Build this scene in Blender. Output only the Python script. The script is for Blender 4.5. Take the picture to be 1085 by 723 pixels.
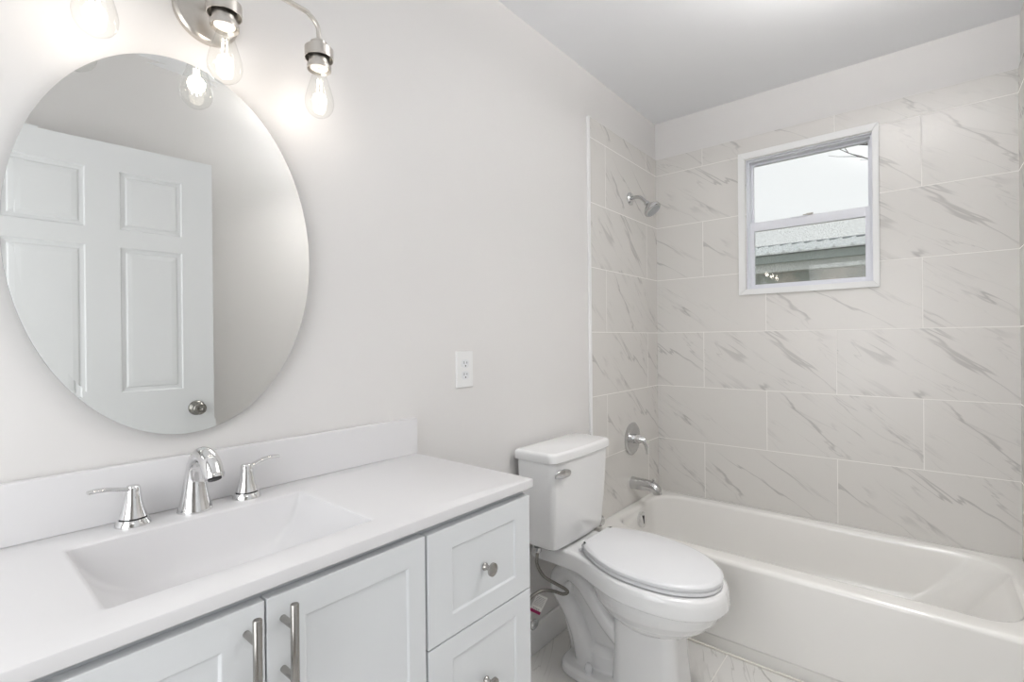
import bpy, bmesh, math, random
from mathutils import Vector, Matrix
from math import sin, cos, pi, radians

for o in list(bpy.data.objects):
    bpy.data.objects.remove(o, do_unlink=True)
scene = bpy.context.scene
COL = scene.collection

# ------------------------------------------------------------------ camera
# world axes: the mirror wall is y=0 (room at y<0), the tiled tub wall is x=0 (room at x<0), floor z=0
F_PX, YAW, PITCH, ROLL = 518.757, 0.69616, -0.0010, -0.0098
fwd = Vector((cos(YAW) * cos(PITCH), sin(YAW) * cos(PITCH), sin(PITCH)))
rgt = Vector((sin(YAW), -cos(YAW), 0)); upv = rgt.cross(fwd)
r_ = rgt * cos(ROLL) + upv * sin(ROLL); u_ = -rgt * sin(ROLL) + upv * cos(ROLL)
cam = bpy.data.cameras.new('camera'); cam.sensor_width = 36.0
cam.lens = F_PX * 36.0 / 1085.0; cam.clip_start = 0.02
camo = bpy.data.objects.new('camera', cam); COL.objects.link(camo)
M = Matrix((r_, u_, -fwd)).transposed().to_4x4(); M.translation = Vector((-2.7767, -1.2013, 1.2514))
camo.matrix_world = M
scene.camera = camo

# ------------------------------------------------------------------ exposure, world, bulb and added fill lamp power
vs = scene.view_settings
vs.view_transform = 'Standard'; vs.look = 'None'; vs.gamma = 1.0; vs.use_curve_mapping = False
vs.exposure = 0.05
SKY_STRENGTH = 0.98
FILL_DOWN_W = 4.6
FILL_UP_W = 17.0
HALL_FILL_W = 4.0
BACK_FILL_W = 17.5
BULB_W = 0.27

world = bpy.data.worlds.new('overcast_sky'); scene.world = world; world.use_nodes = True
wn = world.node_tree; wn.nodes.clear()
wo = wn.nodes.new('ShaderNodeOutputWorld'); wb = wn.nodes.new('ShaderNodeBackground')
wtc = wn.nodes.new('ShaderNodeTexCoord'); wno = wn.nodes.new('ShaderNodeTexNoise'); wr = wn.nodes.new('ShaderNodeValToRGB')
wno.inputs['Scale'].default_value = 2.2; wno.inputs['Detail'].default_value = 4
wr.color_ramp.elements[0].position = 0.35; wr.color_ramp.elements[0].color = (0.86, 0.90, 0.93, 1)
wr.color_ramp.elements[1].position = 0.62; wr.color_ramp.elements[1].color = (0.93, 0.96, 0.97, 1)
wn.links.new(wtc.outputs['Generated'], wno.inputs['Vector']); wn.links.new(wno.outputs['Fac'], wr.inputs['Fac'])
wn.links.new(wr.outputs['Color'], wb.inputs['Color']); wb.inputs['Strength'].default_value = SKY_STRENGTH
wn.links.new(wb.outputs['Background'], wo.inputs['Surface'])

# ------------------------------------------------------------------ materials
def newmat(name):
    m = bpy.data.materials.new(name); m.use_nodes = True
    nt = m.node_tree; nt.nodes.clear()
    out = nt.nodes.new('ShaderNodeOutputMaterial')
    return m, nt, out

def pbr(name, col, rough=0.5, metal=0.0, spec=0.5, noise=None, bump=None, coat=0.0):
    """principled material; noise=(scale, amount) varies the colour a little, bump=(scale, strength)"""
    m, nt, out = newmat(name)
    p = nt.nodes.new('ShaderNodeBsdfPrincipled')
    p.inputs['Base Color'].default_value = (*col, 1); p.inputs['Roughness'].default_value = rough
    p.inputs['Metallic'].default_value = metal; p.inputs['Specular IOR Level'].default_value = spec
    p.inputs['Coat Weight'].default_value = coat; p.inputs['Coat Roughness'].default_value = 0.05
    tc = nt.nodes.new('ShaderNodeTexCoord')
    if noise:
        n = nt.nodes.new('ShaderNodeTexNoise'); n.inputs['Scale'].default_value = noise[0]; n.inputs['Detail'].default_value = 3
        nt.links.new(tc.outputs['Object'], n.inputs['Vector'])
        mx = nt.nodes.new('ShaderNodeMix'); mx.data_type = 'RGBA'
        mx.inputs['A'].default_value = (*[c * (1 - noise[1]) for c in col], 1)
        mx.inputs['B'].default_value = (*[min(1, c * (1 + noise[1])) for c in col], 1)
        nt.links.new(n.outputs['Fac'], mx.inputs['Factor']); nt.links.new(mx.outputs['Result'], p.inputs['Base Color'])
    if bump:
        n = nt.nodes.new('ShaderNodeTexNoise'); n.inputs['Scale'].default_value = bump[0]; n.inputs['Detail'].default_value = 2
        nt.links.new(tc.outputs['Object'], n.inputs['Vector'])
        b = nt.nodes.new('ShaderNodeBump'); b.inputs['Strength'].default_value = bump[1]; b.inputs['Distance'].default_value = 0.002
        nt.links.new(n.outputs['Fac'], b.inputs['Height']); nt.links.new(b.outputs['Normal'], p.inputs['Normal'])
    nt.links.new(p.outputs['BSDF'], out.inputs['Surface'])
    return m

def thin_glass(name, tint=(0.97, 0.99, 0.98), ior=1.45, dirt=0.0):
    m, nt, out = newmat(name)
    t = nt.nodes.new('ShaderNodeBsdfTransparent'); t.inputs['Color'].default_value = (*tint, 1)
    g = nt.nodes.new('ShaderNodeBsdfGlossy'); g.inputs['Roughness'].default_value = 0.0
    lw = nt.nodes.new('ShaderNodeLayerWeight'); lw.inputs['Blend'].default_value = 0.5
    pw = nt.nodes.new('ShaderNodeMath'); pw.operation = 'POWER'; pw.inputs[1].default_value = 4.0; nt.links.new(lw.outputs['Facing'], pw.inputs[0])
    f = nt.nodes.new('ShaderNodeMath'); f.operation = 'MULTIPLY_ADD'; f.inputs[1].default_value = 0.7; f.inputs[2].default_value = ((ior - 1) / (ior + 1)) ** 2
    nt.links.new(pw.outputs[0], f.inputs[0])
    mx = nt.nodes.new('ShaderNodeMixShader')
    nt.links.new(f.outputs[0], mx.inputs['Fac']); nt.links.new(t.outputs['BSDF'], mx.inputs[1]); nt.links.new(g.outputs['BSDF'], mx.inputs[2])
    last = mx
    if dirt > 0:   # dried dust specks on the pane
        tc = nt.nodes.new('ShaderNodeTexCoord'); n = nt.nodes.new('ShaderNodeTexNoise')
        n.inputs['Scale'].default_value = 260; n.inputs['Detail'].default_value = 1
        nt.links.new(tc.outputs['Object'], n.inputs['Vector'])
        r = nt.nodes.new('ShaderNodeMapRange'); r.inputs['From Min'].default_value = 0.45; r.inputs['From Max'].default_value = 0.75
        r.inputs['To Max'].default_value = dirt
        nt.links.new(n.outputs['Fac'], r.inputs['Value'])
        d = nt.nodes.new('ShaderNodeBsdfTranslucent'); d.inputs['Color'].default_value = (0.85, 0.87, 0.86, 1)
        m2 = nt.nodes.new('ShaderNodeMixShader')
        nt.links.new(r.outputs['Result'], m2.inputs['Fac']); nt.links.new(mx.outputs['Shader'], m2.inputs[1]); nt.links.new(d.outputs['BSDF'], m2.inputs[2])
        last = m2
    nt.links.new(last.outputs['Shader'], out.inputs['Surface'])
    return m

def emit(name, col, strength):
    m, nt, out = newmat(name)
    e = nt.nodes.new('ShaderNodeEmission'); e.inputs['Color'].default_value = (*col, 1); e.inputs['Strength'].default_value = strength
    nt.links.new(e.outputs['Emission'], out.inputs['Surface'])
    return m

def tile_mat(name, u_axis, u_sign, v_axis, u_off, v_off, L, H, alt, base, vein, grout, ang, rough=0.25, seed=0.0, vamt=1.0, row_shift=0.0):
    """running bond marble tile. u runs along u_axis*u_sign, joints at u_off (+alt on every second row)"""
    m, nt, out = newmat(name); N = nt.nodes; LK = nt.links
    def math_(op, a, b=None, c=None):
        n = N.new('ShaderNodeMath'); n.operation = op
        for i, v in enumerate((a, b, c)):
            if v is None: continue
            if isinstance(v, (int, float)): n.inputs[i].default_value = v
            else: LK.new(v, n.inputs[i])
        return n.outputs[0]
    tc = N.new('ShaderNodeTexCoord'); sx = N.new('ShaderNodeSeparateXYZ'); LK.new(tc.outputs['Object'], sx.inputs[0])
    U = math_('MULTIPLY', sx.outputs[u_axis], u_sign); V = sx.outputs[v_axis]
    v1 = math_('DIVIDE', math_('SUBTRACT', V, v_off), H)
    row = math_('FLOOR', v1); fv = math_('SUBTRACT', v1, row)
    par = math_('MODULO', math_('ADD', row, 1000.0 + row_shift), 2.0)
    u1 = math_('DIVIDE', math_('SUBTRACT', math_('SUBTRACT', U, u_off), math_('MULTIPLY', par, alt)), L)
    colx = math_('FLOOR', u1); fu = math_('SUBTRACT', u1, colx)
    def edge(fr, size, w):   # 1 inside the grout
        d = math_('MINIMUM', fr, math_('SUBTRACT', 1.0, fr))
        d = math_('MULTIPLY', d, size)
        r = N.new('ShaderNodeMapRange'); r.interpolation_type = 'SMOOTHSTEP'
        r.inputs['From Min'].default_value = w * 0.7; r.inputs['From Max'].default_value = w * 1.3
        r.inputs['To Min'].default_value = 1; r.inputs['To Max'].default_value = 0
        LK.new(d, r.inputs['Value']); return r.outputs['Result']
    g = math_('MAXIMUM', edge(fv, H, 0.0017), edge(fu, L, 0.0017))
    cw = N.new('ShaderNodeCombineXYZ'); LK.new(colx, cw.inputs[0]); LK.new(row, cw.inputs[1]); cw.inputs[2].default_value = seed
    wn_ = N.new('ShaderNodeTexWhiteNoise'); wn_.noise_dimensions = '3D'; LK.new(cw.outputs[0], wn_.inputs['Vector'])
    # few distinct prints, like real printed tile: quantise the random offset
    q = math_('MULTIPLY', math_('FLOOR', math_('MULTIPLY', wn_.outputs['Value'], 5.0)), 3.7)
    ca, sa = cos(ang), sin(ang)
    tu = math_('MULTIPLY', fu, L); tv = math_('MULTIPLY', fv, H)
    a = math_('ADD', math_('MULTIPLY', tu, ca), math_('MULTIPLY', tv, sa))
    b = math_('SUBTRACT', math_('MULTIPLY', tv, ca), math_('MULTIPLY', tu, sa))
    def noise(sa_, sb_, z, det, dist, rough_=0.5):
        c = N.new('ShaderNodeCombineXYZ')
        LK.new(math_('MULTIPLY', a, sa_), c.inputs[0]); LK.new(math_('ADD', math_('MULTIPLY', b, sb_), q), c.inputs[1]); LK.new(math_('ADD', q, z), c.inputs[2])
        n = N.new('ShaderNodeTexNoise'); n.inputs['Scale'].default_value = 1.0; n.inputs['Detail'].default_value = det
        n.inputs['Roughness'].default_value = rough_; n.inputs['Distortion'].default_value = dist
        LK.new(c.outputs[0], n.inputs['Vector']); return n.outputs['Fac']
    def ridge(fac, w):
        d = math_('ABSOLUTE', math_('SUBTRACT', fac, 0.5))
        r = N.new('ShaderNodeMapRange'); r.interpolation_type = 'SMOOTHERSTEP'
        r.inputs['From Min'].default_value = 0; r.inputs['From Max'].default_value = w
        r.inputs['To Min'].default_value = 1; r.inputs['To Max'].default_value = 0
        LK.new(d, r.inputs['Value']); return r.outputs['Result']
    def mask(fac, lo, hi):
        r = N.new('ShaderNodeMapRange'); r.interpolation_type = 'SMOOTHSTEP'
        r.inputs['From Min'].default_value = lo; r.inputs['From Max'].default_value = hi
        LK.new(fac, r.inputs['Value']); return r.outputs['Result']
    v_1 = math_('MULTIPLY', ridge(noise(1.1, 8.0, 0.0, 4, 0.35), 0.020), mask(noise(3.0, 6.0, 20.0, 2, 0.2), 0.46, 0.66))
    v_2 = math_('MULTIPLY', ridge(noise(1.7, 13.0, 5.0, 4, 0.45), 0.016), mask(noise(2.5, 6.0, 31.0, 2, 0.2), 0.45, 0.66))
    v_3 = math_('MULTIPLY', mask(noise(2.0, 18.0, 9.0, 5, 0.4, 0.6), 0.60, 0.78), 0.50)
    vv = math_('MINIMUM', math_('ADD', math_('ADD', math_('MULTIPLY', v_1, 0.75), math_('MULTIPLY', v_2, 0.45)), v_3), 1.0)
    vv = math_('MULTIPLY', vv, vamt)
    mx = N.new('ShaderNodeMix'); mx.data_type = 'RGBA'; mx.inputs['A'].default_value = (*base, 1); mx.inputs['B'].default_value = (*vein, 1)
    LK.new(vv, mx.inputs['Factor'])
    mg = N.new('ShaderNodeMix'); mg.data_type = 'RGBA'; mg.inputs['B'].default_value = (*grout, 1)
    LK.new(mx.outputs['Result'], mg.inputs['A']); LK.new(g, mg.inputs['Factor'])
    p = N.new('ShaderNodeBsdfPrincipled'); LK.new(mg.outputs['Result'], p.inputs['Base Color'])
    rr = math_('ADD', math_('MULTIPLY', g, 0.5), rough); LK.new(rr, p.inputs['Roughness'])
    bp = N.new('ShaderNodeBump'); bp.inputs['Strength'].default_value = 0.35; bp.inputs['Distance'].default_value = 0.001
    LK.new(math_('SUBTRACT', 1.0, g), bp.inputs['Height']); LK.new(bp.outputs['Normal'], p.inputs['Normal'])
    LK.new(p.outputs['BSDF'], out.inputs['Surface'])
    return m

WALL = pbr('wall_paint', (0.77, 0.755, 0.742), 0.55, noise=(3, 0.01), bump=(90, 0.06))
CEIL = pbr('ceiling_paint', (0.88, 0.885, 0.90), 0.8, noise=(3, 0.01))
TRIM = pbr('white_trim_paint', (0.86, 0.86, 0.855), 0.35, noise=(6, 0.01))
VINYL = pbr('window_vinyl', (0.80, 0.81, 0.86), 0.35, noise=(6, 0.01))
DOORP = pbr('door_paint', (0.83, 0.845, 0.855), 0.4, noise=(5, 0.01))
CAB = pbr('cabinet_paint', (0.80, 0.82, 0.835), 0.38, noise=(5, 0.008))
CABIN = pbr('cabinet_carcass_paint', (0.58, 0.60, 0.62), 0.5, noise=(5, 0.01))
MARB = pbr('cultured_marble', (0.78, 0.773, 0.78), 0.30, noise=(4, 0.006), coat=0.0)
PORC = pbr('porcelain', (0.87, 0.87, 0.87), 0.10, noise=(4, 0.004), coat=0.5)
SEATP = pbr('seat_plastic', (0.82, 0.825, 0.84), 0.22, noise=(5, 0.004))
TUBE_ = pbr('tub_enamel', (0.89, 0.875, 0.845), 0.12, noise=(4, 0.005), coat=0.4)
CHROME = pbr('chrome', (0.78, 0.78, 0.78), 0.06, metal=1.0, noise=(30, 0.02))
CHROME2 = pbr('satin_chrome', (0.60, 0.60, 0.60), 0.16, metal=1.0, noise=(30, 0.03))
HNICK = pbr('handle_nickel', (0.40, 0.385, 0.365), 0.27, metal=1.0, noise=(120, 0.06))
NICKEL = pbr('brushed_nickel', (0.60, 0.57, 0.53), 0.30, metal=1.0, noise=(120, 0.06))
DARKM = pbr('dark_steel', (0.30, 0.29, 0.27), 0.22, metal=1.0, noise=(40, 0.05))
BLACK = pbr('black_rubber', (0.02, 0.02, 0.02), 0.6, noise=(20, 0.1))
DARKHOLE = pbr('outlet_slot', (0.05, 0.05, 0.05), 0.6, noise=(20, 0.1))
CERAM = pbr('lamp_holder_ceramic', (0.85, 0.82, 0.76), 0.4, noise=(60, 0.03))
MIRROR = pbr('mirror_silver', (0.82, 0.825, 0.81), 0.0, metal=1.0)
MEDGE = pbr('mirror_edge', (0.30, 0.33, 0.32), 0.2, noise=(60, 0.1))
GLASSW = thin_glass('window_glass', (0.985, 0.985, 0.98))
GLASSS = thin_glass('screened_window_glass', (0.93, 0.935, 0.925), dirt=0.30)
GLASSB = thin_glass('bulb_glass', (0.98, 0.98, 0.97), ior=1.35)
FILA = emit('bulb_filament', (1.0, 0.93, 0.82), 14.0)
LAMPD = emit('fill_diffuser', (1.0, 0.965, 0.93), 0.8)

VZ0, VH = 0.6725, 0.3075
BASE = (0.72, 0.70, 0.67); VEIN = (0.46, 0.445, 0.43); GRT = (0.86, 0.84, 0.81)
TILE_TUB = tile_mat('marble_tile_tub_wall', 1, -1, 2, 0.275, VZ0, 0.6175, VH, 0.315, BASE, VEIN, GRT, radians(-36), seed=1.0, row_shift=1)
TILE_LEFT = tile_mat('marble_tile_left_wall', 0, 1, 2, -0.145, VZ0, 0.6175, VH, -0.47, BASE, VEIN, GRT, radians(-40), seed=2.0, row_shift=1, vamt=1.05)
TILE_RIGHT = tile_mat('marble_tile_right_wall', 0, -1, 2, 0.30, VZ0, 0.6175, VH, 0.31, BASE, VEIN, GRT, radians(-36), seed=3.0)
TILE_FLOOR = tile_mat('marble_tile_floor', 0, 1, 1, -0.10, 0.005, 0.61, 0.305, 0.305, (0.76, 0.745, 0.72), (0.40, 0.385, 0.36), (0.82, 0.80, 0.76), radians(25), rough=0.2, seed=4.0)

# ------------------------------------------------------------------ mesh helpers
def new_obj(name, bm, mat, parent=None, smooth=False, bevel=0.0, origin=None):
    """links bm (in world coordinates) as one mesh; a child's mesh is moved into its top-level thing's frame"""
    bmesh.ops.recalc_face_normals(bm, faces=bm.faces)
    top = parent
    while top is not None and top.parent is not None: top = top.parent
    off = Vector(top.location) if top is not None else Vector(origin or (0, 0, 0))
    if off.length: bmesh.ops.translate(bm, vec=-off, verts=bm.verts)
    me = bpy.data.meshes.new(name); bm.to_mesh(me); bm.free()
    me.materials.append(mat)
    if smooth:
        for p in me.polygons: p.use_smooth = True
    o = bpy.data.objects.new(name, me); COL.objects.link(o)
    if parent is not None: o.parent = parent
    else: o.location = off
    if smooth == 'auto':
        with_angle(o)
    if bevel > 0:
        b = o.modifiers.new('bevel', 'BEVEL'); b.width = bevel; b.segments = 2; b.limit_method = 'ANGLE'; b.angle_limit = radians(40)
    return o

def with_angle(o, ang=35):
    me = o.data
    bm = bmesh.new(); bm.from_mesh(me)
    for e in bm.edges:
        if len(e.link_faces) == 2 and e.calc_face_angle(0) > radians(ang): e.smooth = False
    bm.to_mesh(me); bm.free()

def struct(name, bm, mat, parent=None, **k):
    o = new_obj(name, bm, mat, parent, **k)
    o['kind'] = 'structure'
    return o

def tag(o, label, cat, group=None, kind=None):
    o['label'] = label; o['category'] = cat
    if group: o['group'] = group
    if kind: o['kind'] = kind
    return o

def thing(name, loc, label=None, cat=None, group=None, kind=None):
    o = bpy.data.objects.new(name, None); COL.objects.link(o); o.location = loc; o.empty_display_size = 0.05
    if label: o['label'] = label
    if cat: o['category'] = cat
    if group: o['group'] = group
    if kind: o['kind'] = kind
    return o

def add_box(bm, x0, x1, y0, y1, z0, z1):
    vs_ = [bm.verts.new(p) for p in ((x0, y0, z0), (x1, y0, z0), (x1, y1, z0), (x0, y1, z0), (x0, y0, z1), (x1, y0, z1), (x1, y1, z1), (x0, y1, z1))]
    for f in ((0, 3, 2, 1), (4, 5, 6, 7), (0, 1, 5, 4), (1, 2, 6, 5), (2, 3, 7, 6), (3, 0, 4, 7)):
        bm.faces.new([vs_[i] for i in f])
    return bm

def bx(*a): return add_box(bmesh.new(), *a)

def add_loft(bm, rings, cap0=True, cap1=True):
    R = [[bm.verts.new(p) for p in r] for r in rings]; n = len(R[0])
    for a, b in zip(R, R[1:]):
        for i in range(n):
            bm.faces.new((a[i], a[(i + 1) % n], b[(i + 1) % n], b[i]))
    if cap0: bm.faces.new(R[0][::-1])
    if cap1: bm.faces.new(R[-1])
    return bm

def add_lathe(bm, prof, center, axis=(0, 0, 1), seg=40):
    """prof = [(radius, height)] around axis through center"""
    ax = Vector(axis).normalized(); t = Vector((1, 0, 0)) if abs(ax.x) < 0.9 else Vector((0, 1, 0))
    e1 = ax.cross(t).normalized(); e2 = ax.cross(e1); c = Vector(center)
    rings = [[c + ax * h + (e1 * cos(2 * pi * i / seg) + e2 * sin(2 * pi * i / seg)) * max(r, 1e-5) for i in range(seg)] for r, h in prof]
    return add_loft(bm, rings)

def add_tube(bm, pts, radii, seg=16, flat=1.0, flat_dir=None, sub=6):
    """tube along a smoothed path; flat squashes the section along flat_dir"""
    P = [Vector(p) for p in pts]
    if isinstance(radii, (int, float)): radii = [radii] * len(P)
    if sub > 1 and len(P) > 2:
        Q, RR = [], []
        for i in range(len(P) - 1):
            p0, p1, p2, p3 = P[max(i - 1, 0)], P[i], P[i + 1], P[min(i + 2, len(P) - 1)]
            for k in range(sub):
                t = k / sub
                Q.append(0.5 * ((2 * p1) + (p2 - p0) * t + (2 * p0 - 5 * p1 + 4 * p2 - p3) * t * t + (-p0 + 3 * p1 - 3 * p2 + p3) * t ** 3))
                RR.append(radii[i] * (1 - t) + radii[i + 1] * t)
        Q.append(P[-1]); RR.append(radii[-1]); P, radii = Q, RR
    rings = []; prev = None
    for i, p in enumerate(P):
        d = (P[min(i + 1, len(P) - 1)] - P[max(i - 1, 0)]).normalized()
        if prev is None:
            t = Vector(flat_dir) if flat_dir else (Vector((1, 0, 0)) if abs(d.x) < 0.9 else Vector((0, 1, 0)))
            e1 = (t - d * t.dot(d)).normalized()
        else:
            e1 = (prev - d * prev.dot(d)).normalized()
        prev = e1; e2 = d.cross(e1)
        rings.append([p + (e1 * cos(2 * pi * k / seg) * flat + e2 * sin(2 * pi * k / seg)) * radii[i] for k in range(seg)])
    return add_loft(bm, rings)

def rrect(cx, cy, hx, hy, r, z, n=6):
    """rounded rectangle ring in the xy plane"""
    pts = []; r = min(r, hx, hy)
    for k, (sx, sy) in enumerate(((1, 1), (-1, 1), (-1, -1), (1, -1))):
        for i in range(n + 1):
            a = k * pi / 2 + i * pi / 2 / n
            pts.append((cx + sx * (hx - r) + r * cos(a), cy + sy * (hy - r) + r * sin(a), z))
    return pts

def add_panelled(bm, xs, zs, cells, prof, yf, yb, to):
    """slab between yf (front) and yb whose grid cells get the sunk profile [(inset, depth)]; to maps (x,y,z)"""
    def quad(a, b, c, d): bm.faces.new([bm.verts.new(to(*p)) for p in (a, b, c, d)])
    for i in range(len(xs) - 1):
        for j in range(len(zs) - 1):
            x0, x1, z0, z1 = xs[i], xs[i + 1], zs[j], zs[j + 1]
            if (i, j) not in cells:
                quad((x0, yf, z0), (x1, yf, z0), (x1, yf, z1), (x0, yf, z1)); continue
            prev = [(x0, yf, z0), (x1, yf, z0), (x1, yf, z1), (x0, yf, z1)]
            for ins, dep in prof:
                y = yf + (dep if yb > yf else -dep)
                cur = [(x0 + ins, y, z0 + ins), (x1 - ins, y, z0 + ins), (x1 - ins, y, z1 - ins), (x0 + ins, y, z1 - ins)]
                for k in range(4): quad(prev[k], prev[(k + 1) % 4], cur[(k + 1) % 4], cur[k])
                prev = cur
            quad(*prev)
    X0, X1, Z0, Z1 = xs[0], xs[-1], zs[0], zs[-1]
    quad((X0, yb, Z0), (X1, yb, Z0), (X1, yb, Z1), (X0, yb, Z1))
    for i in range(len(xs) - 1):
        for z in (Z0, Z1): quad((xs[i], yf, z), (xs[i + 1], yf, z), (xs[i + 1], yb, z), (xs[i], yb, z))
    for j in range(len(zs) - 1):
        for x in (X0, X1): quad((x, yf, zs[j]), (x, yf, zs[j + 1]), (x, yb, zs[j + 1]), (x, yb, zs[j]))
    bmesh.ops.remove_doubles(bm, verts=bm.verts, dist=1e-5)
    return bm

# ------------------------------------------------------------------ room shell
W = 1.509; ZC = 2.52; XE = -3.62; XT = -0.7646; ZT = 2.3055
T = 0.10
struct('floor', bx(XE - T, T, -W - T, T, -0.08, 0.0), TILE_FLOOR)
struct('ceiling', bx(XE - T, T, -W - T, T, ZC, ZC + 0.08), CEIL)
wl = struct('wall_left', bx(XE, 0.0, 0.0, T, 0.0, ZC), WALL)
struct('wall_back', bx(XE - T, XE, -W - T, T, 0.0, ZC), WALL)
# tub wall with the window opening
WY0, WY1, WZ0, WZ1 = -0.500, -1.037, 1.506, 2.186
bm = bmesh.new()
add_box(bm, 0.0, T, WY0, T, 0, ZC); add_box(bm, 0.0, T, -W - T, WY1, 0, ZC)
add_box(bm, 0.0, T, WY1, WY0, 0, WZ0); add_box(bm, 0.0, T, WY1, WY0, WZ1, ZC)
wf = struct('wall_front', bm, WALL)
# right wall with the doorway at its far-left end
DX0, DX1, DZ = -3.48, -2.715, 2.085
bm = bmesh.new()
add_box(bm, XE, DX0, -W - T, -W, 0, ZC); add_box(bm, DX1, 0.0, -W - T, -W, 0, ZC); add_box(bm, DX0, DX1, -W - T, -W, DZ, ZC)
wr_ = struct('wall_right', bm, WALL)
# tile faces
TT = 0.007
def hole_panel(x0, x1, y0, y1, z0, z1, hy0, hy1, hz0, hz1):
    bm = bmesh.new()
    add_box(bm, x0, x1, hy0, y1, z0, z1); add_box(bm, x0, x1, y0, hy1, z0, z1)
    add_box(bm, x0, x1, hy1, hy0, z0, hz0); add_box(bm, x0, x1, hy1, hy0, hz1, z1)
    return bm
struct('tile_panel', hole_panel(-TT, 0.0, -W + TT, -TT, 0.0, ZT, WY0, WY1, WZ0, WZ1), TILE_TUB, wf)
struct('tile_panel', bx(XT, 0.0, -TT, 0.0, 0.0, ZT), TILE_LEFT, wl)
struct('tile_panel', bx(XT, 0.0, -W, -W + TT, 0.0, ZT), TILE_RIGHT, wr_)
# white edge strips where the tile stops
struct('trim_1', bx(XT - 0.016, XT, -0.012, 0.0, 0.0, ZT), TRIM, bevel=0.002)
struct('trim_2', bx(XT - 0.016, XT, -W, -W + 0.012, 0.0, ZT), TRIM, bevel=0.002)
# baseboards
def baseboard(name, x0, x1, y, s):
    bm = bmesh.new()
    add_box(bm, x0, x1, min(y, y + s * 0.012), max(y, y + s * 0.012), 0.0, 0.115)
    return struct(name, bm, TRIM, bevel=0.004)
baseboard('baseboard_left', -1.832, XT - 0.016, 0.0, -1)
baseboard('baseboard_right', DX1 + 0.06, XT - 0.016, -W, 1)
# doorway casing and the lit hallway beyond
bm = bmesh.new()
add_box(bm, DX0 - 0.055, DX0, -W, -W + 0.012, 0, DZ + 0.055); add_box(bm, DX0, DX1, -W, -W + 0.012, DZ, DZ + 0.055)
add_box(bm, DX0 - 0.001, DX0 + 0.02, -W - T, -W, 0, DZ); add_box(bm, DX1 - 0.005, DX1 + 0.001, -W - T, -W, 0, DZ); add_box(bm, DX0, DX1, -W - T, -W, DZ - 0.02, DZ + 0.001)
struct('trim_3', bm, TRIM)
HY = -W - T
struct('floor_hall', bx(-4.6, -1.6, HY - 1.3, HY, -0.08, 0.0), pbr('hall_floor', (0.45, 0.36, 0.28), 0.5, noise=(2, 0.1)))
struct('ceiling_hall', bx(-4.6, -1.6, HY - 1.3, HY, ZC, ZC + 0.08), CEIL)
bm = bmesh.new()
add_box(bm, -4.7, -1.5, HY - 1.4, HY - 1.3, 0, ZC); add_box(bm, -4.7, -4.6, HY - 1.3, HY, 0, ZC); add_box(bm, -1.6, -1.5, HY - 1.3, HY, 0, ZC)
add_box(bm, -4.7, XE - T, HY - 0.001, HY + T, 0, ZC)
struct('wall_hall', bm, WALL)

# ------------------------------------------------------------------ window
win = thing('window_1', (0.0, (WY0 + WY1) / 2, WZ0), kind='structure')
def frame_ring(bm, x0, x1, y0, y1, z0, z1, w, wb_=None, wt=None):
    """y0>y1 outer sizes; members of width w"""
    wb_ = w if wb_ is None else wb_; wt = w if wt is None else wt
    add_box(bm, x0, x1, y0 - w, y0, z0, z1); add_box(bm, x0, x1, y1, y1 + w, z0, z1)
    add_box(bm, x0, x1, y1 + w, y0 - w, z0, z0 + wb_); add_box(bm, x0, x1, y1 + w, y0 - w, z1 - wt, z1)
# mitred casing boards
bm = bmesh.new()
oy0, oy1, oz0, oz1 = -0.463, -1.060, 1.479, 2.222
iy0, iy1, iz0, iz1 = -0.497, -1.036, 1.507, 2.188
xa, xb = -TT - 0.012, -TT
O = [(oy0, oz0), (oy1, oz0), (oy1, oz1), (oy0, oz1)]; I = [(iy0, iz0), (iy1, iz0), (iy1, iz1), (iy0, iz1)]
g_ = 0.0006
for k in range(4):
    a, b, c, d = O[k], O[(k + 1) % 4], I[(k + 1) % 4], I[k]
    cy_ = sum(p[0] for p in (a, b, c, d)) / 4; cz_ = sum(p[1] for p in (a, b, c, d)) / 4
    poly = []
    along = Vector((b[0] - a[0], b[1] - a[1])).normalized()
    for p, s in ((a, 1), (b, -1), (c, -1), (d, 1)):
        poly.append((p[0] + along[0] * g_ * s, p[1] + along[1] * g_ * s))
    add_loft(bm, [[(x, p[0], p[1]) for p in poly] for x in (xa, xb)])
new_obj('casing', bm, TRIM, win, bevel=0.001)
bm = bmesh.new()   # jamb liner and outer vinyl frame
add_box(bm, -TT, T, WY0 - 0.004, WY0 + 0.0005, WZ0, WZ1); add_box(bm, -TT, T, WY1 - 0.0005, WY1 + 0.004, WZ0, WZ1)
add_box(bm, -TT, T, WY1 + 0.004, WY0 - 0.004, WZ1 - 0.004, WZ1 + 0.0005); add_box(bm, -TT, T, WY1 + 0.004, WY0 - 0.004, WZ0 - 0.0005, WZ0 + 0.004)
frame_ring(bm, 0.012, 0.095, WY0, WY1, WZ0, WZ1, 0.011, 0.010, 0.011)
new_obj('window_frame', bm, VINYL, win, bevel=0.001)
bm = bmesh.new(); frame_ring(bm, 0.052, 0.075, WY0 - 0.011, WY1 + 0.011, 1.825, WZ1 - 0.011, 0.010, 0.035, 0.010)
us = new_obj('upper_sash', bm, VINYL, win, bevel=0.0015)
bm = bmesh.new(); frame_ring(bm, 0.022, 0.046, WY0 - 0.011, WY1 + 0.011, WZ0 + 0.010, 1.858, 0.020, 0.016, 0.046)
add_box(bm, 0.014, 0.022, WY0 - 0.20, WY1 + 0.26, 1.853, 1.858)   # finger lift
ls = new_obj('lower_sash', bm, VINYL, win, bevel=0.0015)
bm = bmesh.new(); add_box(bm, 0.016, 0.040, -0.755, -0.795, 1.858, 1.864); add_box(bm, 0.010, 0.018, -0.770, -0.800, 1.860, 1.866)
new_obj('sash_lock', bm, NICKEL, ls, bevel=0.001)
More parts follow.
